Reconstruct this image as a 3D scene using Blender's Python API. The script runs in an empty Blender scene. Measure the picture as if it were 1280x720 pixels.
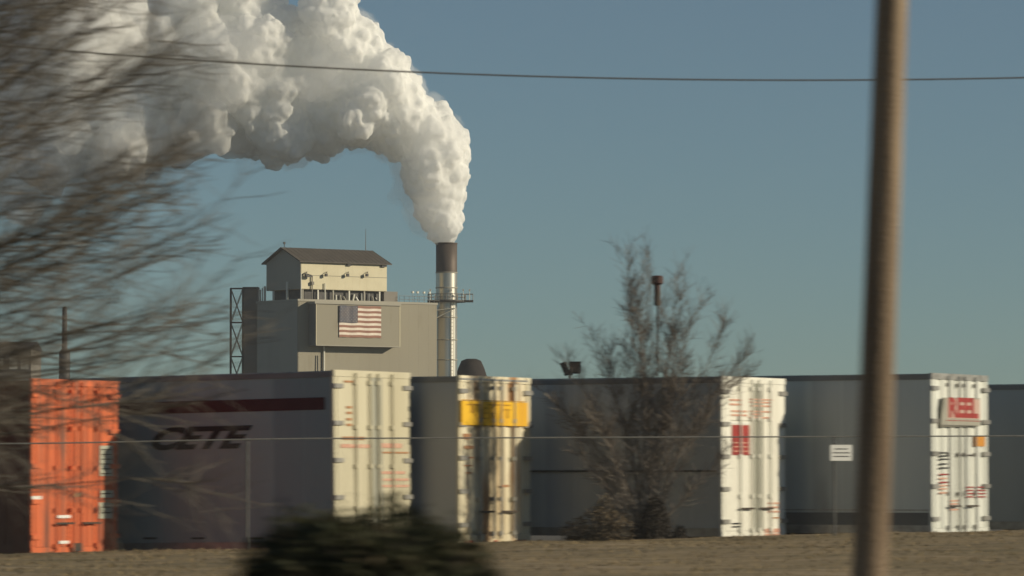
import bpy, bmesh, math, random
import numpy as np
from mathutils import Vector, Matrix
random.seed(7)
R = math.radians
sc = bpy.context.scene
col = sc.collection

# ------------------------------------------------------------ camera
F = 5500.0                       # focal length in photo pixels (1280 wide)
EYE = Vector((0.0, 0.0, 1.2))
PITCH = math.atan(240.0 / F)     # horizon sits at row 600
cam_d = bpy.data.cameras.new('camera')
cam = bpy.data.objects.new('camera', cam_d)
col.objects.link(cam)
cam.location = EYE
cam.rotation_euler = (R(90) + PITCH, 0, 0)
cam_d.sensor_width = 36.0
cam_d.lens = 36.0 * F / 1280.0
cam_d.clip_start = 0.5
cam_d.clip_end = 30000
cam_d.dof.use_dof = True
cam_d.dof.focus_distance = 650.0
cam_d.dof.aperture_fstop = 7.2
cam_d.dof.aperture_ratio = 0.2
sc.camera = cam

# ------------------------------------------------------------ sky, sun, exposure
SUN_EL, SUN_AZ = R(19), R(100)   # azimuth clockwise from +Y (view direction)
w = bpy.data.worlds.new('World'); sc.world = w; w.use_nodes = True
nt = w.node_tree; bg = nt.nodes['Background']
sky = nt.nodes.new('ShaderNodeTexSky'); sky.sky_type = 'NISHITA'
sky.sun_disc = False; sky.sun_elevation = SUN_EL; sky.sun_rotation = SUN_AZ
sky.altitude = 0; sky.air_density = 0.72; sky.dust_density = 0.2; sky.ozone_density = 3.0
wb = nt.nodes.new('ShaderNodeMix'); wb.data_type = 'RGBA'; wb.blend_type = 'MULTIPLY'; wb.inputs[0].default_value = 1.0
wb.inputs[7].default_value = (.90, 1.03, .975, 1)      # the photograph's cool-green white balance, over the whole sky
nt.links.new(sky.outputs[0], wb.inputs[6]); nt.links.new(wb.outputs[2], bg.inputs[0]); bg.inputs[1].default_value = 0.060
sd = bpy.data.lights.new('sun', 'SUN'); sun = bpy.data.objects.new('sun', sd); col.objects.link(sun)
sd.energy = 5.0; sd.angle = R(0.5); sd.color = (1.0, 0.88, 0.66)
sdir = Vector((math.sin(SUN_AZ) * math.cos(SUN_EL), math.cos(SUN_AZ) * math.cos(SUN_EL), math.sin(SUN_EL)))
sun.rotation_euler = sdir.to_track_quat('Z', 'Y').to_euler()
vs = sc.view_settings
vs.view_transform = 'Standard'; vs.look = 'None'; vs.exposure = -0.2; vs.gamma = 1.0; vs.use_curve_mapping = False
cy = sc.cycles
cy.max_bounces = 72; cy.diffuse_bounces = 3; cy.glossy_bounces = 3; cy.transmission_bounces = 4
cy.volume_bounces = 64; cy.transparent_max_bounces = 24
cy.use_denoising = True
cy.caustics_reflective = False; cy.caustics_refractive = False

CAMR = cam.rotation_euler.to_matrix()
def ray(px, py):
    return (CAMR @ Vector(((px - 640) / F, (360 - py) / F, -1.0)))
def at(px, py, d):
    r = ray(px, py); return EYE + r * (d / r.y)
def hit(M, px, py, axis, val=0.0):
    """where the sight line of a photo pixel meets the plane axis=val of the frame M (local coordinates)"""
    Mi = M.inverted(); o = Mi @ EYE; d = Mi.to_3x3() @ ray(px, py)
    k = (val - o[axis]) / d[axis]
    return o + d * k

# ------------------------------------------------------------ materials
def mat(name, c, rough=0.8, metal=0.0, c2=None, scale=3.0, stretch=(1, 1, 1), lo=0.35, hi=0.7, bump=0.0, bscale=20.0, c3=None, s3=1.0, lo3=.6, hi3=.7, detail=6, coord='Object', spec=0.3):
    m = bpy.data.materials.new(name); m.use_nodes = True
    n = m.node_tree; b = n.nodes['Principled BSDF']
    b.inputs['Base Color'].default_value = (*c, 1); b.inputs['Roughness'].default_value = rough
    b.inputs['Metallic'].default_value = metal
    b.inputs['Specular IOR Level'].default_value = spec
    tc = n.nodes.new('ShaderNodeTexCoord')
    def noise(sc_, st, lo_, hi_):
        mp = n.nodes.new('ShaderNodeMapping'); mp.inputs['Scale'].default_value = st
        n.links.new(tc.outputs[coord], mp.inputs[0])
        t = n.nodes.new('ShaderNodeTexNoise'); t.inputs['Scale'].default_value = sc_; t.inputs['Detail'].default_value = detail
        n.links.new(mp.outputs[0], t.inputs['Vector'])
        r = n.nodes.new('ShaderNodeMapRange'); r.inputs[1].default_value = lo_; r.inputs[2].default_value = hi_
        n.links.new(t.outputs[0], r.inputs[0]); return r.outputs[0], t.outputs[0]
    last = None
    if c2:
        f, _ = noise(scale, stretch, lo, hi)
        mx = n.nodes.new('ShaderNodeMix'); mx.data_type = 'RGBA'
        mx.inputs[6].default_value = (*c, 1); mx.inputs[7].default_value = (*c2, 1)
        n.links.new(f, mx.inputs[0]); last = mx.outputs[2]
    if c3:
        f, _ = noise(s3, stretch, lo3, hi3)
        mx = n.nodes.new('ShaderNodeMix'); mx.data_type = 'RGBA'
        n.links.new(f, mx.inputs[0]); n.links.new(last, mx.inputs[6]); mx.inputs[7].default_value = (*c3, 1); last = mx.outputs[2]
    if last: n.links.new(last, b.inputs['Base Color'])
    if bump:
        _, t = noise(bscale, (1, 1, 1), 0, 1)
        bp = n.nodes.new('ShaderNodeBump'); bp.inputs['Strength'].default_value = bump; bp.inputs['Distance'].default_value = 0.02
        n.links.new(t, bp.inputs['Height']); n.links.new(bp.outputs[0], b.inputs['Normal'])
    return m

M = {}
M['grass_ground'] = mat('dormant_grass', (.31, .23, .12), .95, c2=(.18, .145, .075), scale=.5, c3=(.38, .285, .18), s3=1.7, stretch=(.22, 1, 1), lo3=.5, hi3=.7, bump=.06, bscale=4)
M['gravel'] = mat('yard_gravel', (.16, .145, .12), .95, c2=(.10, .09, .075), scale=2, bump=.5)
M['blade'] = mat('grass_blades', (.30, .225, .125), .9, c2=(.20, .16, .085), scale=.5, c3=(.30, .235, .155), s3=3)
VS = (1, 1, .12)
M['cream_door'] = mat('cream_door_paint', (.60, .56, .42), .5, c2=(.50, .46, .33), scale=1.6, stretch=VS, c3=(.40, .36, .24), s3=2.6, lo3=.62, hi3=.8)
M['white_door'] = mat('white_door_paint', (.80, .79, .71), .45, c2=(.70, .68, .59), scale=2.2, stretch=VS, c3=(.5, .44, .32), s3=4, lo3=.66, hi3=.85)
M['dirty_white'] = mat('dirty_white_corrugated_paint', (.78, .72, .54), .5, c2=(.55, .46, .30), scale=2.4, stretch=VS, lo=.42, hi=.6, c3=(.36, .18, .07), s3=3.4, lo3=.52, hi3=.68)
M['grey_white'] = mat('grey_white_door_paint', (.72, .735, .68), .5, c2=(.58, .59, .53), scale=2.6, stretch=VS, c3=(.36, .34, .28), s3=4, lo3=.64, hi3=.85)
M['orange'] = mat('orange_container_paint', (.70, .165, .06), .55, c2=(.50, .12, .05), scale=3.2, stretch=(1, 1.6, .12), c3=(.20, .10, .07), s3=4.5, lo3=.52, hi3=.72)
M['rust_side'] = mat('brown_container_side', (.22, .075, .04), .7, c2=(.15, .065, .04), scale=2, stretch=VS)
M['grey_side'] = mat('grey_trailer_side', (.42, .43, .44), .45, c2=(.36, .365, .37), scale=1.0, stretch=(.5, 1, .15), c3=(.29, .285, .28), s3=2.2, lo3=.62, hi3=.85)
M['long_side'] = mat('long_trailer_side', (.34, .42, .41), .55, c2=(.29, .355, .345), scale=1.0, stretch=(.5, 1, .15), c3=(.23, .28, .27), s3=2.2, lo3=.62, hi3=.85, bump=.15, bscale=3)
M['green_side'] = mat('green_grey_trailer_side', (.60, .63, .60), .45, c2=(.48, .51, .49), scale=1.1, stretch=(.6, 1, .14), c3=(.25, .26, .245), s3=2.4, lo3=.6, hi3=.85)
M['dark_side'] = mat('dark_grey_trailer_side', (.44, .46, .44), .45, c2=(.36, .375, .36), scale=1.0, stretch=(.6, 1, .2), c3=(.2, .2, .19), s3=2.0, lo3=.6, hi3=.85)
M['alu'] = mat('worn_aluminium', (.42, .41, .38), .45, .5, c2=(.25, .24, .22), scale=6)
M['steel_dark'] = mat('dark_steel', (.05, .048, .045), .6, .3, c2=(.09, .06, .04), scale=8)
M['zinc'] = mat('galvanised_steel', (.40, .40, .38), .5, .4, c2=(.28, .28, .27), scale=8)
M['post_steel'] = mat('dull_post_steel', (.18, .18, .17), .7, .2, c2=(.13, .13, .125), scale=8)
M['rail_dark'] = mat('weathered_top_rail', (.26, .25, .235), .55, .2, c2=(.18, .17, .16), scale=3, stretch=(.3, 1, 1))
M['skirt'] = mat('dark_lower_side_panel', (.17, .175, .17), .6, c2=(.11, .11, .105), scale=1.5, stretch=(.3, 1, 1))
M['gasket'] = mat('grey_door_strip', (.34, .34, .28), .6, c2=(.24, .24, .20), scale=4, stretch=VS)
M['rubber'] = mat('tyre_rubber', (.02, .02, .02), .85, c2=(.035, .033, .03), scale=9)
M['red_paint'] = mat('red_marking_paint', (.36, .045, .04), .55, c2=(.26, .04, .035), scale=7)
M['faded_red'] = mat('faded_red_print', (.55, .27, .20), .6, c2=(.66, .45, .33), scale=9)
M['brown_print'] = mat('brown_print', (.36, .17, .08), .6, c2=(.46, .26, .14), scale=9)
M['maroon'] = mat('maroon_stripe_paint', (.075, .018, .02), .5, c2=(.06, .016, .018), scale=3)
M['black'] = mat('black_paint', (.02, .02, .022), .6, c2=(.03, .03, .03), scale=5)
M['yellow'] = mat('yellow_band_paint', (.80, .48, .03), .5, c2=(.70, .37, .04), scale=3, stretch=VS)
M['amber'] = mat('amber_print', (.42, .22, .02), .55, c2=(.55, .30, .02), scale=8)
M['orange_sticker'] = mat('orange_sticker', (.60, .26, .04), .6)
M['label_grey'] = mat('pale_label', (.52, .54, .44), .6, c2=(.38, .38, .30), scale=9)
M['sign_grey'] = mat('grey_sign_panel', (.36, .35, .29), .6, c2=(.28, .27, .23), scale=5)
M['white_sign'] = mat('white_sign_face', (.82, .82, .78), .5, c2=(.74, .74, .70), scale=8)
M['pinkwhite'] = mat('faded_white_letters', (.50, .36, .30), .6)
M['lens_red'] = mat('red_lamp_lens', (.4, .02, .02), .3)
# factory
M['fac_wall'] = mat('tan_metal_cladding', (.295, .27, .205), .7, c2=(.27, .245, .185), scale=.12, stretch=(1, 1, .25), c3=(.225, .198, .14), s3=.5, lo3=.6, hi3=.8)
M['fac_cream'] = mat('cream_metal_cladding', (.66, .60, .42), .65, c2=(.60, .54, .37), scale=.5)
M['fac_grey'] = mat('grey_metal_cladding', (.235, .215, .185), .7, c2=(.195, .18, .155), scale=.3)
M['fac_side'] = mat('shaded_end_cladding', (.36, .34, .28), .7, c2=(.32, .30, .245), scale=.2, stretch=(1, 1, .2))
M['fac_roof'] = mat('brown_metal_roof', (.105, .09, .074), .7, c2=(.085, .073, .06), scale=.6)
M['fac_white'] = mat('white_pipe_paint', (.66, .64, .55), .5)
M['fac_dark'] = mat('dark_plant_steel', (.055, .052, .048), .6, c2=(.09, .085, .08), scale=1)
M['stack'] = mat('stainless_stack', (.62, .59, .52), .34, .85, c2=(.46, .43, .37), scale=.25, stretch=(1, 1, .25), c3=(.18, .15, .12), s3=.7, lo3=.6, hi3=.8)
M['stack_top'] = mat('sooty_stack_top', (.13, .105, .085), .6, .35, c2=(.075, .06, .05), scale=.6, stretch=(1, 1, .3))
M['flag_red'] = mat('flag_red', (.30, .15, .11), .8, c2=(.33, .18, .13), scale=1)
M['flag_white'] = mat('flag_white', (.80, .72, .62), .8, c2=(.74, .63, .52), scale=1.5)
M['flag_blue'] = mat('flag_blue', (.10, .105, .135), .8, c2=(.14, .125, .13), scale=1.5)
M['mound'] = mat('dark_pile', (.025, .02, .018), .95, c2=(.04, .032, .028), scale=.6, bump=.6)
# wood, plants
M['pole'] = mat('weathered_pole_wood', (.32, .245, .17), .9, c2=(.13, .09, .06), scale=9, stretch=(1, 1, .04), c3=(.36, .28, .19), s3=16, lo3=.55, hi3=.75, bump=.9, bscale=30)
M['bark'] = mat('grey_brown_bark', (.11, .095, .078), .9, c2=(.08, .069, .057), scale=9)
M['twig'] = mat('brown_twigs', (.23, .207, .175), .9, c2=(.15, .133, .11), scale=4)
M['dark_twig'] = mat('dark_thicket_twigs', (.055, .045, .036), .9, c2=(.035, .028, .023), scale=4)
M['redtwig'] = mat('reddish_twigs', (.25, .215, .18), .9, c2=(.17, .145, .125), scale=3)
M['evergreen'] = mat('dark_evergreen_leaf', (.028, .034, .015), .8, c2=(.055, .055, .026), scale=4, c3=(.10, .072, .04), s3=5, lo3=.53, hi3=.72)
M['dry_leaf'] = mat('dry_tan_leaf', (.17, .13, .08), .9, c2=(.10, .075, .05), scale=5)
M['wire'] = mat('grey_cable', (.10, .095, .085), .7)

# ------------------------------------------------------------ mesh builder
def haze_mat():
    m = bpy.data.materials.new('haze'); m.use_nodes = True; n = m.node_tree; n.nodes.clear()
    o = n.nodes.new('ShaderNodeOutputMaterial'); v = n.nodes.new('ShaderNodeVolumePrincipled')
    v.inputs['Density'].default_value = .00011; v.inputs['Color'].default_value = (.9, .92, .95, 1)
    n.links.new(v.outputs[0], o.inputs['Volume']); return m
class MB:
    def __init__(s): s.v = []; s.f = []
    def box(s, x0, x1, y0, y1, z0, z1):
        if x0 > x1: x0, x1 = x1, x0
        if y0 > y1: y0, y1 = y1, y0
        if z0 > z1: z0, z1 = z1, z0
        b = len(s.v)
        s.v += [(x0, y0, z0), (x1, y0, z0), (x1, y1, z0), (x0, y1, z0), (x0, y0, z1), (x1, y0, z1), (x1, y1, z1), (x0, y1, z1)]
        for q in ((0, 3, 2, 1), (4, 5, 6, 7), (0, 1, 5, 4), (1, 2, 6, 5), (2, 3, 7, 6), (3, 0, 4, 7)):
            s.f.append(tuple(b + i for i in q))
        return s
    def tube(s, pts, rad, n=6, cap=True):
        pts = [Vector(p) for p in pts]; b = len(s.v); k = len(pts)
        if not hasattr(rad, '__len__'): rad = [rad] * k
        ref = None
        for i, p in enumerate(pts):
            d = (pts[min(i + 1, k - 1)] - pts[max(i - 1, 0)])
            if d.length < 1e-9: d = Vector((0, 0, 1))
            d.normalize()
            if ref is None: ref = Vector((0, 0, 1)) if abs(d.z) < .9 else Vector((1, 0, 0))
            u = d.cross(ref).normalized(); v = u.cross(d); ref = v.cross(Vector((0, 0, 0))) if False else ref
            for j in range(n):
                a = 2 * math.pi * j / n
                s.v.append(tuple(p + (u * math.cos(a) + v * math.sin(a)) * rad[i]))
        for i in range(k - 1):
            for j in range(n):
                a = b + i * n + j; c = b + i * n + (j + 1) % n
                s.f.append((a, c, c + n, a + n))
        if cap:
            s.f.append(tuple(b + j for j in range(n))[::-1]); s.f.append(tuple(b + (k - 1) * n + j for j in range(n)))
        return s
    def prism(s, poly, z0, z1):
        """poly of (x,y) extruded in z"""
        b = len(s.v); n = len(poly)
        s.v += [(x, y, z0) for x, y in poly] + [(x, y, z1) for x, y in poly]
        for i in range(n):
            j = (i + 1) % n; s.f.append((b + i, b + j, b + n + j, b + n + i))
        s.f.append(tuple(b + i for i in range(n))[::-1]); s.f.append(tuple(b + n + i for i in range(n)))
        return s
    def build(s, name, m, parent=None, smooth=False, **tags):
        me = bpy.data.meshes.new(name); me.from_pydata(s.v, [], s.f); me.update()
        me.materials.append(M[m] if isinstance(m, str) else (m or haze_mat()))
        if smooth:
            for p in me.polygons: p.use_smooth = True
        o = bpy.data.objects.new(name, me); col.objects.link(o)
        if parent is not None: o.parent = parent
        for k, v in tags.items(): o[k] = v
        return o
def B(*a): return MB().box(*a)
def tag(o, label, cat, group=None):
    o['label'] = label; o['category'] = cat
    if group: o['group'] = group
    return o
def empty(name, Mx, label, cat, group=None):
    o = bpy.data.objects.new(name, None); col.objects.link(o); o.matrix_world = Mx; o.empty_display_size = .2
    return tag(o, label, cat, group)
def text(name, s, m, parent, Mloc, size, shear=0.0, sx=1.0, bold=0.0, ext=0.004):
    c = bpy.data.curves.new(name, 'FONT'); c.body = s; c.size = size; c.shear = shear; c.extrude = ext; c.offset = bold
    c.align_x = 'CENTER'; c.align_y = 'CENTER'; c.materials.append(M[m])
    t_ = bpy.data.objects.new(name, c); me = bpy.data.meshes.new_from_object(t_); bpy.data.objects.remove(t_); me.materials.clear(); me.materials.append(M[m])
    o = bpy.data.objects.new(name, me); col.objects.link(o); o.parent = parent
    o.matrix_local = Mloc @ Matrix.Diagonal((sx, 1, 1, 1)); return o

# ------------------------------------------------------------ ground
def sm(t): t = max(0.0, min(1.0, t)); return t * t * (3 - 2 * t)
def crest_y(x): return 78.6 + 0.30 * max(-60, min(60, x))
def crest_z(x): return .10 + .02 * max(-14, min(14, x))
YARD = -0.9
def gz(x, y):
    yc = crest_y(x); zc = crest_z(x)
    z = zc * sm((y - 38) / (yc - 38))
    z += .02 * math.sin(x * .9 + y * .35) * sm((y - 20) / 20) * (1 - sm((y - yc + 1) / 2))
    z += .008 * math.sin(x * 2.3 - y * .8) * sm((y - 20) / 20) * (1 - sm((y - yc + 1) / 2))
    if y > yc: z = z + (YARD - z) * sm((y - yc) / 1.7)
    return z
def grid(xs, ys, fn):
    m = MB(); nx = len(xs)
    for y in ys:
        for x in xs: m.v.append((x, y, fn(x, y)))
    for j in range(len(ys) - 1):
        for i in range(nx - 1):
            a = j * nx + i; m.f.append((a, a + 1, a + nx + 1, a + nx))
    return m
def rng(a, b, s):
    n = max(1, int(round((b - a) / s))); return [a + (b - a) * i / n for i in range(n + 1)]
# one sheet: near strip fine, then out to the horizon
xs = [-9000, -3000, -900, -300, -120, -60, -30] + rng(-20, 20, .5) + [30, 60, 120, 300, 900, 3000, 9000]
ys = [-60, -20, 0] + rng(10, 60, 1.5) + rng(60.5, 90, .4) + [100, 130, 200, 400, 700, 1200, 3000, 9000, 20000]
g = grid(xs, ys, gz).build('ground', 'grass_ground', smooth=True, kind='structure')
g.data.materials.append(M['gravel'])
for p in g.data.polygons:
    if p.center.y > crest_y(p.center.x) + 2.2: p.material_index = 1

# dormant grass tufts over the strip that shows
m = MB()
rs = np.random.RandomState(3)
for i in range(9000):
    y = 43 + 39 * rs.rand() ** .8; x = (rs.rand() - .5) * 2 * (y * .125 + .8)
    if y > crest_y(x) + .25: continue
    z = gz(x, y); h = (.015 + .03 * rs.rand() ** 2) * (1.5 if math.sin(x * 1.3 + y * .6) * math.sin(y * .45 - x * .4) > .55 else 1)
    for k in range(2):
        a = rs.rand() * 6.28; wd = .008 + .01 * rs.rand(); lx, ly = rs.randn() * .03, rs.randn() * .03
        b = len(m.v); dx, dy = math.cos(a) * wd, math.sin(a) * wd
        m.v += [(x - dx, y - dy, z - .01), (x + dx, y + dy, z - .01), (x + lx, y + ly, z + h)]; m.f.append((b, b + 1, b + 2))
        x += rs.randn() * .03; y += rs.randn() * .03
tag(m.build('dormant_grass', 'blade', kind='stuff'), 'short brown dormant grass covering the strip before the fence', 'grass')

# ------------------------------------------------------------ trailers
UX = Vector((.50, .866)); W = 2.6
HEAD = math.atan2(.50, -.866)
def frame_at(px, py, d, head=HEAD, pitch=0.0, z=None):
    p = at(px, py, d)
    if z is not None: p.z = z
    return Matrix.Translation(p) @ Matrix.Rotation(head, 4, 'Z') @ Matrix.Rotation(pitch, 4, 'Y')
# local frame: origin at the near top rear corner dropped to ground; +X to the nose, rear face at X=0 spanning Y 0..-W
def corrug(y0, y1, x, depth, n, z0, z1, th=.02):
    """vertical-ribbed panel on the rear face between y0>y1"""
    outer = []
    L = y0 - y1; p = L / n
    for i in range(n):
        a = y0 - i * p
        outer += [(x, a), (x, a - p * .30), (x + depth, a - p * .45), (x + depth, a - p * .85)]
    outer.append((x, y1))
    inner = [(x + depth + th, y1), (x + depth + th, y0)]
    return MB().prism((outer + inner)[::-1], z0, z1)
FACE_R = Matrix(((0, 0, -1, 0), (-1, 0, 0, 0), (0, 1, 0, 0), (0, 0, 0, 1)))   # text on the rear face, reading along -Y
SIDE_R = Matrix(((-1, 0, 0, 0), (0, 0, 1, 0), (0, 1, 0, 0), (0, 0, 0, 1)))    # text on the camera side, reading along -X
TONES = {}
def tone(name, f):
    """the same paint, replaced or weathered a little differently from panel to panel"""
    if f == 1.0: return name
    key = (name, f)
    if key not in TONES:
        m = M[name].copy(); m.name = name + '_panel'
        for n in m.node_tree.nodes:
            if n.type == 'MIX':
                for i in (6, 7):
                    if not n.inputs[i].is_linked:
                        c = n.inputs[i].default_value; n.inputs[i].default_value = (c[0] * f, c[1] * f, c[2] * f * (1.02 if f < 1 else .98), 1)
        TONES[key] = m
    return TONES[key]
class Trailer:
    def __init__(s, name, label, cat, px, ytop, d, H, L, door, side, nrib=0, pitch=0.0, strip=None, group='trailers and containers parked in a row behind the fence'):
        top = at(px, ytop, d)
        s.M = frame_at(px, ytop, d, pitch=pitch, z=YARD)
        s.root = empty(name, s.M, label, cat, group)
        s.zt = top.z - YARD; s.zb = s.zt - H; s.L = L
        r = s.root; zt, zb = s.zt, s.zb
        # shell
        b = MB(); b.box(.03, L, -.012, -W + .012, zb + .16, zt - .11); b.build('body', side, r)
        b = MB(); b.box(.02, L + .01, .006, -W - .006, zt - .11, zt - .02); b.build('top_rail', side if door == 'orange' else 'rail_dark', r)
        b = MB(); b.box(.02, L, -.03, -W + .03, zt - .02, zt); b.build('roof', 'alu', r)
        b = MB(); b.box(.02, L, .008, -W - .008, zb, zb + .16); b.build('bottom_rail', 'alu' if door != 'orange' else 'rust_side', r)
        # side seams / ribs (each a vertical post proud of the skin)
        x = .62; pitch_ = .62 if door != 'orange' else .28
        while x < min(L - .1, 8.5):
            b = B(x - .012, x + .012, -.012, -.004, zb + .16, zt - .11) if door != 'orange' else B(x - .07, x + .05, -.012, .012, zb + .16, zt - .11)
            o = b.build('side_post', side, r)
            x += pitch_
        if door != 'orange':
            x = .03
            while x < min(L - .1, 9.9):
                B(x + .012, min(x + 1.228, L), -.0125, -.0075, zb + .165, zt - .115).build('side_panel', tone(side, random.choice((.84, .93, 1.0, 1.0, 1.08))), r)
                x += 1.24
        # rear frame
        B(-.02, .03, .004, -.09, zb, zt - .1).build('rear_post', door, r)
        B(-.02, .03, -W + .09, -W - .004, zb, zt - .1).build('rear_post', door, r)
        B(-.035, .03, .005, -W - .005, zt - .1, zt + .015).build('rear_header', 'alu' if door == 'grey_white' else door, r)
        B(-.03, .03, .005, -W - .005, zb - .12, zb + .10).build('rear_sill', door if door != 'cream_door' else 'gasket', r)
        # doors
        mid = -W / 2
        for k, (a, c) in enumerate(((-.095, mid + .006), (mid - .006, -W + .095))):
            if nrib: dm = corrug(a, c, -.035, .04, nrib, zb + .105, zt - .105)
            else:
                dm = MB(); dm.box(-.03, .02, a, c, zb + .105, zt - .105)
            dr = dm.build('door', door, r)
            yi = c if k == 0 else a; yo = a if k == 0 else c; sg = -1 if k == 0 else 1
            for q in range(5):
                z = zb + .28 + (zt - zb - .55) * q / 4
                B(-.062, -.018, yo - sg * .12, yo + sg * .17, z - .04, z + .04).build('hinge', 'alu' if door != 'orange' else door, dr)
            for off in (.13, .62):
                yy = yi + sg * -off if False else yi - sg * off
                MB().tube([(-.075, yy, zb + .02), (-.075, yy, zt - .03)], .019, 6).build('lock_rod', 'zinc' if not strip and door != 'orange' else door, dr)
                for z in (zb + .12, zb + .75, zb + 1.5, zb + 2.2, zt - .2): B(-.085, -.03, yy - .05, yy + .05, z - .035, z + .035).build('rod_bracket', 'alu' if not strip and door != 'orange' else door, dr)
            B(-.11, -.09, yi - sg * .12, yi - sg * .68, zb + .50, zb + .535).build('door_handle', 'steel_dark', dr)
        if strip: B(-.040, -.0302, mid + strip[0], mid - strip[1], zb + .105, zt - .105).build('centre_strip', 'gasket', r)
        for yy in (-.25, -.45, -W / 2, -W + .45, -W + .25): B(-.045, -.03, yy - .05, yy + .05, zb - .06, zb - .01).build('tail_lamp', 'lens_red', r)
        # running gear down in the yard
        B(.3, 3.6, -.55, -.65, zb - .45, zb - .005).build('slider_rail', 'steel_dark', r)
        B(.3, 3.6, -W + .55, -W + .65, zb - .45, zb - .005).build('slider_rail', 'steel_dark', r)
        g_ = MB(); g_.box(.0, .08, -.2, -W + .2, .48, .58); g_.box(.0, .06, -.7, -.78, .58, zb - .125); g_.box(.0, .06, -W + .78, -W + .7, .58, zb - .125); g_.build('underride_guard', 'steel_dark', r)
        for ax in (1.0, 2.25):
            MB().tube([(ax, -.3, .5), (ax, -W + .3, .5)], .07, 8).build('axle', 'steel_dark', r)
            for y0, y1 in ((-.03, -.58), (-W + .58, -W + .03)):
                t = MB().tube([(ax, y0, .5), (ax, y0 - .04, .5), (ax, y1 + .04, .5), (ax, y1, .5)], [.45, .5, .5, .45], 20).build('tyre', 'rubber', r)
                MB().tube([(ax, y0 + .012, .5), (ax, y1 - .012, .5)], .28, 16).build('rim', 'zinc', t)
        for yy in (-.5, -W + .5):
            l_ = MB(); l_.box(L - 2.6, L - 2.48, yy - .06, yy + .06, .06, zb - .005); l_.box(L - 2.7, L - 2.38, yy - .12, yy + .12, 0, .06); l_.build('landing_leg', 'steel_dark', r)
    # plates set on the rear face or the camera side by where they stand in the photograph
    def face(s, name, m, x0, y0, x1, y1, out=.004, base=-.0405, th=None, **t):
        a = hit(s.M, x0, y0, 0, base); b = hit(s.M, x1, y1, 0, base)
        return B(base - out, base - .0005 if th is None else base + th, a.y, b.y, a.z, b.z).build(name, m, s.root, **t)
    def side(s, name, m, x0, y0, x1, y1, out=.003, base=-.004, **t):
        a = hit(s.M, x0, y0, 1, base); b = hit(s.M, x1, y1, 1, base)
        zc = (a.z + hit(s.M, x0, y1, 1, base).z)
        z0 = hit(s.M, x1, y0, 1, base).z; z1 = b.z
        return B(a.x, b.x, base - .0075, base + out, z0, z1).build(name, m, s.root, **t)
    def ftext(s, name, body, m, px, py, size, sx=1.0, bold=0.0, base=-.046, shear=0):
        p = hit(s.M, px, py, 0, base)
        return text(name, body, m, s.root, Matrix.Translation(p) @ FACE_R, size, sx=sx, bold=bold, shear=shear)
    def stext(s, name, body, m, px, py, size, sx=1.0, bold=0.0, base=.0, shear=0):
        p = hit(s.M, px, py, 1, base)
        return text(name, body, m, s.root, Matrix.Translation(p) @ SIDE_R, size, sx=sx, bold=bold, shear=shear)

# far right, only its side shows
T5 = Trailer('semi_trailer', 'dark grey trailer cut off by the right edge, only its side showing', 'trailer', 1450, 478, 86.3, 2.9, 14.0, 'white_door', 'dark_side')
# white trailer with the red lettered panel
T1 = Trailer('semi_trailer', 'grey trailer with white ribbed doors and a red lettered panel near their top', 'trailer', 1163, 467, 83.0, 3.02, 14.0, 'grey_white', 'green_side', nrib=3)
s_ = T1
a = hit(T1.M, 1180, 497, 0, -.10); b = hit(T1.M, 1225, 533, 0, -.10)
pb = MB()
yl, yr = a.y, b.y
pb.v += [(-.10, yl, a.z), (-.10, yl + .16, b.z - .02), (-.10, yr, b.z), (-.10, yr, a.z + .02), (-.066, yl, a.z), (-.066, yl + .16, b.z - .02), (-.066, yr, b.z), (-.066, yr, a.z + .02)]
pb.f += [(0, 1, 2, 3), (7, 6, 5, 4), (0, 4, 5, 1), (1, 5, 6, 2), (2, 6, 7, 3), (3, 7, 4, 0)]
sp = pb.build('sign_panel', 'sign_grey', T1.root)
T1.face('sign_band', 'pinkwhite', 1184, 498, 1225, 524, base=-.1005)
T1.ftext('sign_lettering', 'REEL', 'red_paint', 1204, 511, .50, sx=1.30, bold=.022, base=-.106)
T1.face('sign_line', 'red_paint', 1183, 525, 1225, 527, base=-.1005)
T1.face('sign_line', 'black', 1176, 531, 1222, 533, base=-.1005)
T1.face('sticker', 'orange_sticker', 1217, 545, 1231, 558)
for i, (y, m_) in enumerate(((566, 'black'), (570, 'black'), (574, 'black'), (580, 'black'), (585, 'black'), (593, 'red_paint'), (598, 'faded_red'), (603, 'red_paint'), (607, 'faded_red'), (611, 'faded_red'), (616, 'faded_red'))):
    T1.face('marking_line', m_, 1174, y - 1, 1184 + (i % 3), y + 1)
for x0, x1 in ((1208, 1217), (1220, 1232)):
    for y in (609, 613, 617, 621): T1.face('marking_line', 'red_paint', x0, y - .8, x1, y + .8)
for y in (626, 630, 637): T1.face('marking_line', 'faded_red', 1188, y - .9, 1198, y + .9)
T1.face('marking_line', 'steel_dark', 1195, 568, 1215, 570)
T1.side('skirt_line', 'alu', 975, 637, 1161, 638.5)
T1.side('skirt_panel', 'skirt', 970, 641, 1161.5, 664, label='darker lower panel along the side')
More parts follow.
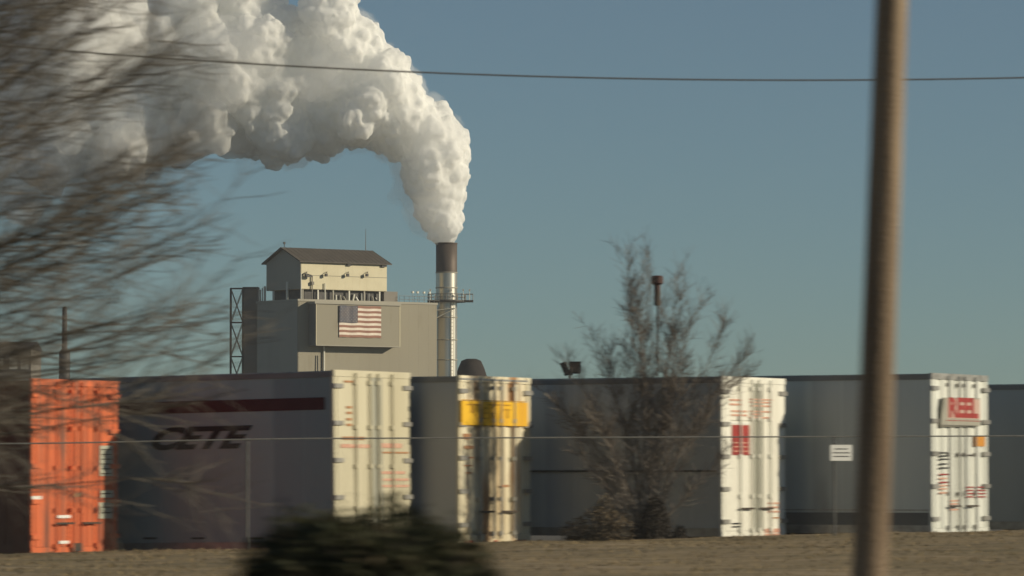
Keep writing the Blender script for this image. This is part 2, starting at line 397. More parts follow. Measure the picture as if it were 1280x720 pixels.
# trailer with the red placard
T2 = Trailer('semi_trailer', 'dark grey trailer with smooth white doors and a red placard, behind the bare multi-stemmed tree', 'trailer', 901, 471, 81.5, 2.96, 4.6, 'white_door', 'green_side', strip=(-.02, .36))
T2.side('rub_rail', 'black', 655, 590, 896, 587.5, out=.02)
T2.face('placard', 'red_paint', 915, 531, 936.5, 569)
for y in (546, 553.5, 558.5, 564): T2.face('placard_line', 'faded_red', 917, y - .7, 934.5, y + .7, base=-.0455)
T2.face('placard_border', 'white_sign', 912.5, 527.5, 937.5, 530)
for x0, x1, y in ((912, 928, 500), (912, 928, 505.5), (937, 966, 499.5), (937, 964, 503), (938, 964, 507.5), (914, 934, 514), (914, 934, 519), (937, 965, 514.5), (938, 952, 518), (936, 966, 522)):
    T2.face('faded_lettering', 'faded_red', x0, y - 1.4, x1, y + 1.4)
T2.face('cover_line', 'gasket', 913, 525, 950, 526.3)
for y in (629, 634, 639.5): T2.face('marking_line', 'faded_red', 960, y - 1, 974, y + 1)
T2.face('marking_line', 'brown_print', 964, 646.5, 974, 648)
for y in (662, 664.5, 668): T2.face('marking_line', 'faded_red', 956, y - 1, 974, y + 1)
for y in (654.5, 658.5): T2.face('marking_line', 'black', 915, y - .8, 925, y + .8)
# ribbed container with the yellow band
TY = Trailer('shipping_container_trailer', 'white ribbed container with a yellow band across its rusty streaked doors', 'container', 573, 470, 80.4, 3.0, 6.4, 'dirty_white', 'grey_side', nrib=4)
TY.face('yellow_band', 'yellow', 575.5, 501, 658, 533, base=-.0405, out=.03)
for x0, y0, x1, y1 in ((576, 500.4, 657, 501.8), (576, 531.2, 657, 532.8), (583, 504.5, 601, 507), (588, 507, 592, 516), (598, 521.8, 609, 524), (600, 511, 604, 522), (605, 509, 610, 511.4), (606, 515.5, 610, 517.5), (610, 505, 638, 507.5), (613, 516, 620, 518), (625, 508, 628, 523), (630, 511, 638, 513.5), (633, 513, 636, 523), (612, 509, 614, 524)):
    TY.face('band_lettering', 'amber', x0, y0, x1, y1, base=-.0712)
TY.face('upper_seam', 'alu', 575, 474.5, 660, 475.6)
for x0, y0, x1, y1 in ((579, 542, 588, 549), (580, 557, 592, 561), (581, 571, 592, 573), (580, 581, 590, 583), (582, 590, 590, 592), (626, 606, 636, 609)):
    TY.face('rust_mark', 'brown_print', x0, y0, x1, y1)
# long trailer with cream doors
T0 = Trailer('semi_trailer', 'long grey trailer with cream doors, maroon stripe and black slanted lettering on its side', 'trailer', 419, 463, 78.3, 3.2, 15.5, 'cream_door', 'long_side', pitch=R(0.8), strip=(.10, .30))
T0.side('maroon_stripe', 'maroon', 130, 512, 406, 496.5)
T0.stext('side_lettering', 'CETE', 'black', 240, 549, .54, sx=1.6, bold=.022, shear=.5, base=.0)
for y0, y1, x0, x1, m_ in ((545.5, 550, 428, 456, 'brown_print'), (555, 560, 426, 462, 'faded_red'), (554, 560, 477, 502, 'faded_red'), (564.5, 567, 478, 511, 'brown_print'), (589, 592.5, 477, 506, 'faded_red'), (598, 601, 478, 511, 'faded_red'), (606, 609, 478, 511, 'faded_red')):
    T0.face('marking_tape', m_, x0, y0, x1, y1)
for y in (477,): T0.face('marking_line', 'brown_print', 430, y - 1.5, 448, y + 1.5)
for y in (509, 516, 524, 531): T0.face('marking_line', 'brown_print', 433, y - 1.5, 440, y + 1.5)
for x0 in (188, 248, 320): T0.side('vent_slot', 'black', x0 - 9, 674, x0 + 8, 671.5)
# orange container
TO = Trailer('shipping_container_trailer', 'orange shipping container with ribbed doors and pale label patches, leftmost of the row', 'container', 39, 474, 77.2, 3.05, 12.2, 'orange', 'rust_side', nrib=3)
for x0, y0, x1, y1 in ((125, 557, 141, 595), (126, 613, 142, 622), (124, 628, 141, 648)):
    TO.face('label_patch', 'label_grey', x0, y0, x1, y1)
for y in (562, 568, 574, 580, 586, 592, 617, 634, 641): TO.face('label_line', 'steel_dark', 127, y - .7, 139, y + .7, base=-.0455)
for x0, y0, x1, y1 in ((72, 644, 88, 647.5), (74, 676, 86, 679.5), (40, 620, 52, 625)): TO.face('pale_patch', 'white_sign', x0, y0, x1, y1)
TO.face('lock_box', 'steel_dark', 88, 679, 101, 689, out=.05)
TO.face('rust_patch', 'brown_print', 92, 616, 103, 621)

# ------------------------------------------------------------ chain-link fence
def fence_pt(px):      # ground line of the fence
    t = px; x = 0; y = crest_y(0) - 3.2
    for _ in range(6):
        x = (px - 640) / F * y; y = crest_y(x) - 3.2
    return x, y
fx0, fy0 = fence_pt(-260); fx1, fy1 = fence_pt(1520)
FA = math.atan2(fy1 - fy0, fx1 - fx0)
fr = empty('chain_link_fence', Matrix.Translation((fx0, fy0, 0)) @ Matrix.Rotation(FA, 4, 'Z'), 'thin galvanised chain-link fence with a bare top rail running in front of the trailers', 'fence')
FM = fr.matrix_world
FL = math.hypot(fx1 - fx0, fy1 - fy0)
def fz(s):
    p = FM @ Vector((s, 0, 0)); return gz(p.x, p.y)
def rail_z(s):
    p = FM @ Vector((s, 0, 0)); px = 640 + p.x / p.y * F
    row = 555 - 7.0 * sm((px + 50) / 500) - 3.0 * max(0, min(1, (px - 450) / 830))
    return 1.2 + (600 - row) / F * p.y
MB().tube([(s, 0, rail_z(s)) for s in rng(0, FL, .8)], .0145, 6).build('top_rail', 'post_steel', fr)
for px in (-178, 310, 1043, 1500):
    x, y = fence_pt(px); s = (FM.inverted() @ Vector((x, y, 0))).x
    MB().tube([(s, .03, fz(s) - .1), (s, .03, rail_z(s) + .03)], .022, 8).build('post', 'post_steel', fr)
m = MB(); s = -1.8
def strand(m, p0, p1, r=.0013):
    m.tube([p0, p1], r, 3, cap=False)
while s < FL:
    for sg in (1, -1):
        a, b = (s, s + 1.8) if sg > 0 else (s + 1.8, s)
        sa, sb = max(0, min(FL, a)), max(0, min(FL, b))
        if abs(sb - sa) > .02:
            h = 1.78
            def zz(q): 
                t = (q - a) / (b - a); base = fz(max(0, min(FL, q))); return base + .03 + t * (rail_z(max(0, min(FL, q))) - base - .05)
            mid_ = (sa + sb) / 2
            strand(m, (sa, -.02 * sg * .3 - .02, zz(sa)), (mid_, -.02 * sg * .3 - .02, zz(mid_)))
            strand(m, (mid_, -.02 * sg * .3 - .02, zz(mid_)), (sb, -.02 * sg * .3 - .02, zz(sb)))
    s += .075
m.build('wire_mesh', 'post_steel', fr, kind='stuff')
# sign hung on the fence
a = hit(FM, 1038, 556, 1, -.04); b = hit(FM, 1065, 576, 1, -.04)
so = Matrix.Translation(FM @ Vector(((a.x + b.x) / 2, -.04, b.z))) @ Matrix.Rotation(FA, 4, 'Z')
sr = empty('fence_sign', so, 'small white rectangular sign with three dark lines of print hung on the fence', 'sign')
hw, hh = (b.x - a.x) / 2, a.z - b.z
B(-hw, hw, -.004, .004, 0, hh).build('sign_plate', 'white_sign', sr)
for k, (q, l) in enumerate(((.74, .62), (.50, .8), (.27, .75))):
    B(-hw * l, hw * l, -.0065, -.0045, hh * q - .008, hh * q + .008).build('print_line', 'black', sr)

# ------------------------------------------------------------ utility pole and overhead cable
pt = at(1116, -40, 34.0); pbm = at(1088, 690, 34.0)
dz = (pbm - pt); foot = pt + dz * ((pt.z + .3) / (pt.z - pbm.z))
top = pt - dz.normalized() * 3.5
pl = empty('utility_pole', Matrix.Translation((foot.x, foot.y, 0)), 'tall weathered wooden utility pole leaning slightly in the right foreground', 'pole')
m = MB(); ring = 28; n = 60; b0 = 0; rs = np.random.RandomState(5)
crk = [(rs.rand() * 6.28, rs.rand() * .8, .1 + .3 * rs.rand()) for _ in range(40)]
for i in range(n + 1):
    t = i / n; p = foot.lerp(top, t) - Vector((foot.x, foot.y, 0)); r = .138 - .022 * t
    for j in range(ring):
        a_ = 2 * math.pi * j / ring
        rr = r * (1 + .012 * math.sin(5 * a_ + 3 * t) + .008 * math.sin(13 * a_ + 17 * t)) - .006 * (rs.rand() ** 6)
        m.v.append((p.x + rr * math.cos(a_), p.y + rr * math.sin(a_), p.z))
for i in range(n):
    for j in range(ring):
        a_ = i * ring + j; c_ = i * ring + (j + 1) % ring; m.f.append((a_, c_, c_ + ring, a_ + ring))
m.f.append(tuple(n * ring + j for j in range(ring)))
m.build('shaft', 'pole', pl, smooth=True)
cpts = []
ks = [(-320, 22), (0, 56), (250, 76), (530, 92), (830, 100), (1085, 99.5), (1280, 97), (1600, 86)]
for i in range(81):
    px = -320 + 1920 * i / 80
    # smooth quadratic sag through the photographed points
    t = (px - 1000) / 1000.0
    py = 100.2 - 43.5 * t * t if px < 1000 else 100.2 - 40 * t * t
    cpts.append(at(px, py, 41.0 + px * .0015))
tag(MB().tube(cpts, .0085, 6).build('overhead_cable', 'wire'), 'single thin dark cable sagging across the sky behind the utility pole', 'cable')

# ------------------------------------------------------------ vegetation
def grow(m, p, d, length, r0, r1, segs, wob, lift, rs, n=4):
    """one curved branch; returns its points"""
    pts = [Vector(p)]; dd = Vector(d).normalized(); st = length / segs
    for i in range(segs):
        dd = (dd + Vector((rs.randn(), rs.randn(), rs.randn())) * wob + Vector((0, 0, lift))).normalized()
        pts.append(pts[-1] + dd * st)
    m.tube(pts, [r0 + (r1 - r0) * i / segs for i in range(segs + 1)], n, cap=False)
    return pts
def side_dir(d, ang, rs):
    d = Vector(d).normalized(); q = Vector((rs.randn(), rs.randn(), rs.randn())); q = (q - d * q.dot(d)).normalized()
    return (d * math.cos(ang) + q * math.sin(ang)).normalized()
rs = np.random.RandomState(21)
# big bare tree on the left, trunk just outside the frame
tb = at(-560, 600, 33.0)
tr = empty('bare_tree', Matrix.Translation((tb.x, tb.y, 0)), 'large bare winter tree whose dense fine branches fill the left side of the picture', 'tree')
O = Vector((tb.x, tb.y, 0))
m = MB(); tp = grow(m, (0, 0, -.1), (.02, 0, 1), 8.4, .2, .08, 14, .03, 0, rs, 12); m.build('trunk', 'bark', tr, smooth=True)
tw = MB()
for i in range(150):
    h = 1.12 + 3.5 * (i / 150) + rs.rand() * .15
    ang = R(4 + 60 * (i / 150) ** .95 + rs.randn() * 5)
    dep = rs.randn() * .30
    d = Vector((math.cos(ang), dep, math.sin(ang)))
    k = min(len(tp) - 1, int(h / 8.4 * 14))
    L = (4.95 + .35 * rs.randn()) * (1.0 if i < 55 else 1.14)
    lm = MB(); lp = grow(lm, (tp[k].x, tp[k].y, h), d, L,   .009 + .016 * rs.rand() ** 2, .004, 12, .035, .018, rs, 6)
    lm.build('limb', 'bark', tr, smooth=True)
    for j in range(13):
        q = .34 + .65 * rs.rand(); idx = min(11, int(q * 12)); p = lp[idx].lerp(lp[idx + 1], q * 12 - idx); dl = lp[idx + 1] - lp[idx]
        bl = (1.05 - .5 * q) * (.7 + .6 * rs.rand())
        bp = grow(tw, p, side_dir(dl, R(20 + 22 * rs.rand()), rs), bl, .0075, .0028, 6, .08, .02, rs, 3)
        for k2 in range(6):
            ii = 1 + rs.randint(5); d2 = bp[ii + 1] - bp[ii]
            tp2 = grow(tw, bp[ii], side_dir(d2, R(22 + 25 * rs.rand()), rs), .2 + .36 * rs.rand(), .0034, .0018, 4, .12, .015, rs, 3)
            if rs.rand() < .6:
                grow(tw, tp2[2], side_dir(tp2[3] - tp2[2], R(35), rs), .08 + .12 * rs.rand(), .0022, .0013, 3, .12, .02, rs, 3)
tw.build('twigs', 'twig', tr, kind='stuff')

# multi-stemmed bare tree in front of the trailer with the placard
x_, y_ = (808 - 640) / F * 80.6, 80.6
O2 = Vector((x_, y_, gz(x_, y_)))
t2 = empty('bare_tree', Matrix.Translation(O2), 'small bare multi-stemmed tree rising above the trailer with the red placard', 'tree')
tw = MB()
tips = [(-.35, 5.2, .05), (.10, 5.35, -.1), (.45, 5.0, .1), (.85, 4.5, -.1), (-.75, 4.1, .1), (1.35, 4.2, .0), (1.75, 3.7, .1), (-1.25, 3.5, 0), (-1.6, 3.15, .1), (.2, 4.4, .3), (-.15, 4.7, -.3), (1.1, 3.2, -.3), (-.8, 2.8, -.3), (.6, 3.4, -.4), (-1.1, 2.1, -.2), (1.2, 2.0, -.2), (.3, 3.9, -.2), (-.4, 3.9, .2)]
for tx, tz, ty in tips + [(a_ * .9 + .12, b_ * .9, c_ - .1) for a_, b_, c_ in tips[::2]]:
    tx *= 1.22 if tx < 1.2 else 1.1
    lm = MB(); n_ = 12; pts = []
    for i in range(n_ + 1):
        t = i / n_; pts.append(Vector((tx * (t ** (1.25 + .45 * min(1.5, abs(tx)))) + .10 * math.sin(t * 5 + tx * 7) * t + .02 * rs.randn() * (t > 0), ty * t + .02 * rs.randn() * (t > 0), tz * 1.16 * t)))
    lm.tube(pts, [.019 * (1 - t / n_) + .005 for t in range(n_ + 1)], 5, cap=False)
    lm.build('stem', 'redtwig', t2, smooth=True)
    for j in range(46):
        q = .34 + .66 * rs.rand() ** .75; k = min(n_ - 1, int(q * n_)); p = pts[k].lerp(pts[k + 1], q * n_ - k)
        dl = (pts[k + 1] - pts[k])
        bp = grow(tw, p, side_dir(dl, R(22 + 28 * rs.rand()), rs), (.25 + .42 * rs.rand()) * (1.1 - .3 * q), .0055, .0025, 5, .07, .12, rs, 3)
        for k2 in range(6):
            ii = 1 + rs.randint(4)
            grow(tw, bp[ii], side_dir(bp[ii + 1] - bp[ii], R(25 + 25 * rs.rand()), rs), .12 + .22 * rs.rand(), .0036, .0022, 3, .10, .08, rs, 3)
tw.build('twigs', 'redtwig', t2, kind='stuff')

def leafy(name, label, cat, O, blobs, nleaf, size, mat_, seed, stem_mat='bark', squash=1.0):
    rs = np.random.RandomState(seed); r = empty(name, Matrix.Translation(O), label, cat)
    m = MB(); 
    for (cx, cy_, cz, ra, rb) in blobs:
        k = int(nleaf * ra * rb / sum(b[3] * b[4] for b in blobs))
        for i in range(k):
            v = Vector(rs.randn(3)).normalized(); rad = (.55 + .45 * rs.rand() ** .4) * (1 + .13 * math.sin(7 * v.x + cx * 9) * math.cos(6 * v.z + 5 * v.y))
            if rs.rand() < .05: rad *= 1.12
            p = Vector((cx + v.x * ra * rad, cy_ + v.y * ra * rad, cz + v.z * rb * rad))
            if p.z < .01: continue
            a_ = Vector(rs.randn(3)).normalized(); a_ = (a_ + v * .6).normalized(); c_ = a_.cross(Vector(rs.randn(3))).normalized()
            s = size * (.6 + .8 * rs.rand()); b = len(m.v)
            m.v += [tuple(p - a_ * s), tuple(p + c_ * s * .45), tuple(p + a_ * s), tuple(p - c_ * s * .45)]; m.f.append((b, b + 1, b + 2, b + 3))
    m.build('foliage', mat_, r, kind='stuff')
    m = MB()
    for i in range(150):
        bl = blobs[rs.randint(len(blobs))]; v = Vector(rs.randn(3)).normalized(); v.z = abs(v.z); o_ = 1.0 + .16 * rs.rand() ** 2
        e = Vector((bl[0] + v.x * bl[3] * o_, bl[1] + v.y * bl[3] * o_, bl[2] + v.z * bl[4] * o_))
        m.tube([(0.02 * rs.randn(), .02 * rs.randn(), -.05), (e * .5 + Vector(rs.randn(3)) * .03), e], [.012, .008, .003], 4, cap=False)
    m.build('stems', stem_mat, r, kind='stuff')
    return r
p = at(462, 600, 20.0)
leafy('evergreen_bush', 'dark rounded evergreen bush in the blurred bottom foreground', 'bush', Vector((p.x, p.y, 0)),
      [(0, 0, .54, .54, .545), (-.26, .05, .52, .38, .53), (.28, -.05, .48, .38, .53), (.05, .3, .5, .42, .50), (.44, .1, .36, .30, .45), (-.38, 0, .44, .24, .5)], 42000, .021, 'evergreen', 4)
leafy('dark_shrub', 'dark leafless thicket at the foot of the small bare tree', 'shrub', O2 + Vector((.05, -.35, 0)),
      [(0, 0, .55, .46, .66), (.1, 0, 1.1, .26, .5), (-.4, 0, .35, .34, .38), (.45, 0, .35, .3, .42), (.55, 0, .8, .12, .3)], 12000, .032, 'dark_twig', 9)
xx, yy = (748 - 640) / F * 78.6, 78.4
leafy('dry_shrub', 'low tan dry shrub left of the small bare tree', 'shrub', Vector((xx, yy, gz(xx, yy))),
      [(0, 0, .25, .42, .36), (.35, .1, .2, .3, .34), (-.4, 0, .15, .3, .22), (.1, 0, .5, .2, .3)], 2300, .028, 'dry_leaf', 10)

# ------------------------------------------------------------ factory
FD = 700.0
fo = at(372, 600, FD); fo.z = YARD
FR = Matrix.Translation(fo) @ Matrix.Rotation(math.atan2(.59, .807), 4, 'Z')
def fh(px, py, axis, val): return hit(FR, px, py, axis, val)
def fX(px, Y): return hit(FR, px, 400, 1, Y).x
def fZ(px, py, Y): return hit(FR, px, py, 1, Y).z
fac = empty('factory_building', FR, 'tan clad factory block with a cream rooftop house and a flag on its front', 'factory')
ZT = fZ(372, 374.5, 0); XR = fX(546, 0); YB = hit(FR, 321, 400, 0, 0).y
B(0, XR, 0, YB, 0, ZT).build('main_block', 'fac_wall', fac)
# vertical cladding sheets, proud of the block
k = 0; x = 0.15
while x < XR - .3:
    B(x, min(x + 1.932, XR - .05), -.03, -.002, .3, ZT - .25).build('cladding_sheet', 'fac_wall', fac); x += 1.94
y = .15
while y < YB - .3:
    B(-.03, -.002, y, min(y + 1.932, YB - .05), .3, ZT - .25).build('cladding_sheet', 'fac_side', fac); y += 1.94
B(-.12, XR + .1, -.12, 0.0, ZT - .22, ZT + .12).build('parapet_cap', 'fac_side', fac)
B(-.12, 0.0, .003, YB + .1, ZT - .22, ZT + .12).build('parapet_cap', 'fac_side', fac)
# recessed dark storey between roof and penthouse
pz0 = fZ(376, 361, .4); pz1 = fZ(376, 326, .4); PX0 = fX(376, .4); PX1 = fX(483.5, .4); PY1 = hit(FR, 333, 400, 0, PX0).y
B(PX0 + 1.2, fX(497, .9), 1.2, PY1 - .5, ZT - .05, pz0 - .02).build('recessed_storey', 'fac_dark', fac)
B(fX(480, .6), fX(497, .6), .6, 3.5, ZT - .04, fZ(490, 364.5, .6)).build('roof_unit', 'fac_grey', fac)
for i, px in enumerate((378, 397, 416, 436, 455, 474)):
    X = fX(px, .7); B(X - .12, X + .12, .55, .8, ZT - .03, pz0 - .001).build('penthouse_column', 'fac_white' if i % 2 else 'fac_side', fac)
rsf = np.random.RandomState(2)
for px in (420, 426, 432, 441, 447, 452, 461, 467, 472):     # machinery glimpsed under the penthouse
    X = fX(px, .9); h = .5 + .9 * rsf.rand()
    MB().tube([(X, .9, ZT + .1), (X + rsf.randn() * .3, .95, ZT + .1 + h)], .1 + .14 * rsf.rand(), 8).build('pipe', random.choice(['fac_white', 'fac_side', 'zinc']), fac)
ph = B(PX0, PX1, .4, PY1, pz0, pz1).build('penthouse', 'fac_cream', fac)
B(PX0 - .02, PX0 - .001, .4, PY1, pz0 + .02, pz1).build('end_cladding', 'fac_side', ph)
x = PX0 + .1
while x < PX1 - .2:
    B(x, min(x + 1.39, PX1 - .02), .372, .399, pz0 + .06, pz1 - .08).build('cladding_sheet', 'fac_cream', ph); x += 1.40
B(PX0 - .04, PX1 + .02, .35, .371, pz0 + 2.15, pz0 + 2.24).build('girt_line', 'fac_wall', ph)
# gable ends + roof
ov = .6; ym = (.4 + PY1) / 2; zr = fZ(354, 310.5, ym)
g1 = MB(); g1.v += [(PX0 - .021, .4, pz1), (PX0 - .021, PY1, pz1), (PX0 - .021, ym, zr - .12), (PX1, .4, pz1), (PX1, PY1, pz1), (PX1, ym, zr - .12)]
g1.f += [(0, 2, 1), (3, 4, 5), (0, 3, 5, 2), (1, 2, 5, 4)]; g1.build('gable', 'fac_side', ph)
sl = (zr - pz1) / (ym - .4)
for sgn in (0, 1):
    ye = .4 - ov if sgn == 0 else PY1 + ov; ze = pz1 - ov * sl + .05
    g1 = MB(); a0, a1 = PX0 - ov, PX1 + ov
    g1.v += [(a0, ye, ze), (a1, ye, ze), (a1, ym, zr + .02), (a0, ym, zr + .02), (a0, ye, ze + .15), (a1, ye, ze + .15), (a1, ym, zr + .17), (a0, ym, zr + .17)]
    g1.f += [(0, 3, 2, 1), (4, 5, 6, 7), (0, 1, 5, 4), (1, 2, 6, 5), (2, 3, 7, 6), (3, 0, 4, 7)]
    rf = g1.build('roof', 'fac_roof', ph)
    n_ = int((a1 - a0) / .9)
    for i in range(n_ + 1):
        X = a0 + .04 + (a1 - a0 - .08) * i / n_; g2 = MB()
        g2.v += [(X - .03, ye, ze + .151), (X + .03, ye, ze + .151), (X + .03, ym, zr + .171), (X - .03, ym, zr + .171), (X - .03, ye, ze + .19), (X + .03, ye, ze + .19), (X + .03, ym, zr + .21), (X - .03, ym, zr + .21)]
        g2.f += [(0, 3, 2, 1), (4, 5, 6, 7), (0, 1, 5, 4), (1, 2, 6, 5), (2, 3, 7, 6), (3, 0, 4, 7)]
        g2.build('roof_seam', 'fac_roof', rf)
for px in (381, 406, 433, 457):     # wall lamps
    X = fX(px, .3); z = fZ(px, 343, .3)
    m = MB(); m.tube([(X + .25, .37, z + .35), (X + .25, .0, z + .4), (X, -.15, z + .2)], .05, 6); m.box(X - .28, X + .12, -.35, .0, z - .35, z + .12); m.build('wall_lamp', 'fac_dark', ph)
for px in (436, 479): 
    X = fX(px, .3); B(X - .4, X + .4, .05, .38, pz1 - .55, pz1 - .25).build('eave_bracket', 'fac_dark', ph)
m = MB(); X = fX(457, ym); m.tube([(X, ym, zr), (X, ym, fZ(457, 286, ym))], [.07, .03], 6).build('antenna', 'fac_grey', fac)
X = fX(350, ym); MB().tube([(X + .8, ym, zr + .2), (X + .8, ym, zr + .9)], .06, 6).box(X + .65, X + .95, ym - .1, ym + .1, zr + .7, zr + 1.05).build('roof_vent', 'fac_dark', fac)
# tall lamp posts and railing posts at the roof edge
for px, y0, y1, m_ in ((377, 341, 374, 'fac_white'), (391, 346, 374, 'fac_grey'), (407, 354, 374, 'fac_white')):
    X = fX(px, -.05); m = MB(); m.tube([(X, .15, ZT), (X, .15, fZ(px, y0, .15))], .10, 6)
    if px == 391: m.box(X - .22, X + .22, -.1, .3, fZ(px, 356, 0), fZ(px, 352, 0))
    m.build('roof_post', m_, fac)
zt_ = fZ(377, 343, .15); X = fX(377, .15)
MB().tube([(X, .15, zt_), (X + .5, -.2, zt_ + .12), (X + 1.6, -.3, zt_ - .15)], .1, 6).box(X + .5, X + 1.7, -.5, -.1, zt_ - .42, zt_ - .18).build('lamp_arm', 'fac_dark', fac)
for px, y0 in ((324, 362), (327, 360), (330, 358), (341, 364), (358, 352)):
    v = hit(FR, px, 374, 0, -.05); zt2 = hit(FR, px, y0, 0, -.05).z
    MB().tube([(.1, v.y, ZT), (.1, v.y, zt2)], .2 if y0 != 360 else .1, 6).build('roof_post', 'fac_white', fac)
# railing along the roof right of the penthouse
m = MB()
XA, XB = fX(499, .2), XR + .6
for zz_ in (.55, 1.1): m.tube([(XA, .2, ZT + zz_), (XB, .2, ZT + zz_)], .035, 4)
for i in range(9):
    X = XA + (XB - XA) * i / 8; m.tube([(X, .2, ZT), (X, .2, ZT + 1.15)], .04, 4)
m.build('roof_railing', 'zinc', fac)
for px in (516, 522, 530, 537):
    X = fX(px, .2); z = ZT + 1.15; MB().tube([(X, .2, ZT), (X, .2, z + .5)], .035, 4).box(X - .16, X + .16, .05, .35, z + .45, z + .75).build('roof_lamp', 'fac_white', fac)
# projecting flag bay
PR = 2.1
bx0, bx1 = fX(395, -PR), fX(500, -PR); bz0, bz1 = fZ(395, 432, -PR), fZ(395, 379.5, -PR)
bay = B(bx0, bx1, -PR, -.031, bz0, bz1).build('projecting_bay', 'fac_wall', fac)
B(bx0 - .35, bx1 + .1, -PR - .2, -.031, bz1 + .001, bz1 + .35).build('bay_cap', 'fac_side', bay)
B(bx0 - .02, bx0 - .001, -PR - .02, -.032, bz0, bz1).build('bay_end', 'fac_grey', bay)
B(bx1 - .12, bx1 + .02, -PR - .04, -PR - .001, bz0, bz1).build('corner_trim', 'fac_cream', bay)
B(bx0 - .02, bx0 + .08, -PR - .04, -PR - .001, bz0, bz1).build('corner_trim', 'fac_cream', bay)
B(bx0, bx1, -PR - .05, -PR - .002, bz0, bz0 + .14).build('bottom_trim', 'fac_side', bay)
X = fX(405, -.3); MB().tube([(X, -.3, .3), (X, -.3, bz0)], .16, 8).build('downpipe', 'fac_white', fac)
for px in (392, 399): X = fX(px, -.1); MB().tube([(X, -.12, .3), (X + (.5 if px == 392 else -.2), -.12, bz0 - 1.5)], .07, 6).build('conduit', 'fac_side', fac)
# flag
fx0_, fx1_ = fX(423.5, -PR), fX(476, -PR); fz1 = fZ(450, 382.5, -PR); fz0 = fZ(450, 422, -PR)
flag = empty('national_flag', FR @ Matrix.Translation((fx0_, -PR - .05, fz0)), 'faded stars and stripes flag spread flat on the front of the factory bay', 'flag')
fw, fhh = fx1_ - fx0_, fz1 - fz0
def cloth(x0, x1, z0, z1, m_, nm, off=0.0, par=flag):
    m = MB(); nx = 14
    for i in range(nx + 1):
        X = x0 + (x1 - x0) * i / nx; yv = -.06 - .05 * math.sin(X * 2.4) - .03 * math.sin(X * 5.1 + 1) - off
        m.v += [(X, yv, z0 + .03 * math.sin(X * 2)), (X, yv, z1 + .03 * math.sin(X * 2))]
    for i in range(nx): m.f.append((2 * i, 2 * i + 2, 2 * i + 3, 2 * i + 1))
    return m.build(nm, m_, par, smooth=True)
for i in range(13):
    cloth(0, fw, fhh * (12 - i) / 13, fhh * (13 - i) / 13, 'flag_red' if i % 2 == 0 else 'flag_white', 'stripe')
can = cloth(0, fw * .43, fhh * 6 / 13, fhh, 'flag_blue', 'canton', .10)
def star(cx, cz, r):
    m = MB()
    yv = -.06 - .05 * math.sin(cx * 2.4) - .03 * math.sin(cx * 5.1 + 1) - .13
    m.v.append((cx, yv, cz))
    for k in range(10):
        a_ = math.pi / 2 + k * math.pi / 5; q = r if k % 2 == 0 else r * .4; m.v.append((cx + q * math.cos(a_), yv, cz + q * math.sin(a_)))
    for k in range(10): m.f.append((0, 1 + k, 1 + (k + 1) % 10))
    return m
for r_ in range(9):
    n_ = 6 if r_ % 2 == 0 else 5
    for c_ in range(n_):
        star(fw * .43 * ((c_ * 2 + (1 if n_ == 6 else 2)) / 12), fhh * 6 / 13 + fhh * 7 / 13 * (r_ + 1) / 10, .085).build('star', 'flag_white', can)
# dark stair tower and lattice hoist at the left end
tl = hit(FR, 305, 400, 1, YB + 2).x; tr_ = 0.0
v = hit(FR, 322, 400, 0, 0.0)
tzt = hit(FR, 312, 360.5, 0, 0).z
p3 = at(313, 600, FD + 14); p3.z = YARD
tw_ = empty('stair_tower', Matrix.Translation(p3), 'dark narrow clad stair tower at the left end of the factory', 'tower')
w2 = 9.2 / F * (FD + 14)
B(-w2, w2, -1, 2, 0, tzt).build('shaft', 'fac_grey', tw_)
B(-w2 - .1, w2 + .1, -1.1, 2.1, tzt + .001, tzt + .3).build('cap', 'fac_dark', tw_)
p3 = at(295.5, 600, FD + 12); p3.z = YARD
lt = empty('lattice_tower', Matrix.Translation(p3), 'thin open lattice tower with cross bracing at the far left of the factory', 'tower')
w3 = 7.6 / F * (FD + 12); bays = 6; hz = tzt / bays
for sx in (-1, 1):
    for sy in (-1, 1): MB().tube([(sx * w3, sy * w3, 0), (sx * w3, sy * w3, tzt)], .11, 4).build('leg', 'fac_dark', lt)
for i in range(bays + 1):
    m = MB(); z = i * hz
    for a_, b_ in (((-1, -1), (1, -1)), ((1, -1), (1, 1)), ((1, 1), (-1, 1)), ((-1, 1), (-1, -1))):
        m.tube([(a_[0] * w3, a_[1] * w3, z), (b_[0] * w3, b_[1] * w3, z)], .09, 4)
    m.build('ring_beam', 'fac_dark', lt)
    if i < bays:
        m = MB()
        for a_, b_ in (((-1, -1), (1, -1)), ((1, 1), (-1, 1))):
            m.tube([(a_[0] * w3, a_[1] * w3, z), (b_[0] * w3, b_[1] * w3, z + hz)], .055, 4); m.tube([(b_[0] * w3, b_[1] * w3, z), (a_[0] * w3, a_[1] * w3, z + hz)], .055, 4)
        m.build('cross_brace', 'fac_grey', lt)
# ------------------------------------------------------------ stack
SD = 724.0
sp_ = at(558, 600, SD); sp_.z = YARD
st = empty('smokestack', Matrix.Translation(sp_), 'round steel smokestack with sooty top and ringed platform beside the factory', 'chimney')
k_ = F / SD; zs = lambda row: (at(558, row, SD).z - YARD)
SR = 13.4 / k_
def ringtube(rows, rad, mat_, nm, par=st, n=40):
    return MB().tube([(0, 0, zs(r)) for r in rows], rad, n).build(nm, mat_, par, smooth=False)
def lathe(prof, mat_, nm, par, n=48):
    m = MB()
    for (r, z) in prof:
        for j in range(n): a_ = 2 * math.pi * j / n; m.v.append((r * math.cos(a_), r * math.sin(a_), z))
    for i in range(len(prof) - 1):
        for j in range(n): a_ = i * n + j; c_ = i * n + (j + 1) % n; m.f.append((a_, c_, c_ + n, a_ + n))
    return m.build(nm, mat_, par, smooth=True)
lathe([(SR * 1.0, 0), (SR * 1.0, zs(341))], 'stack', 'shaft', st)
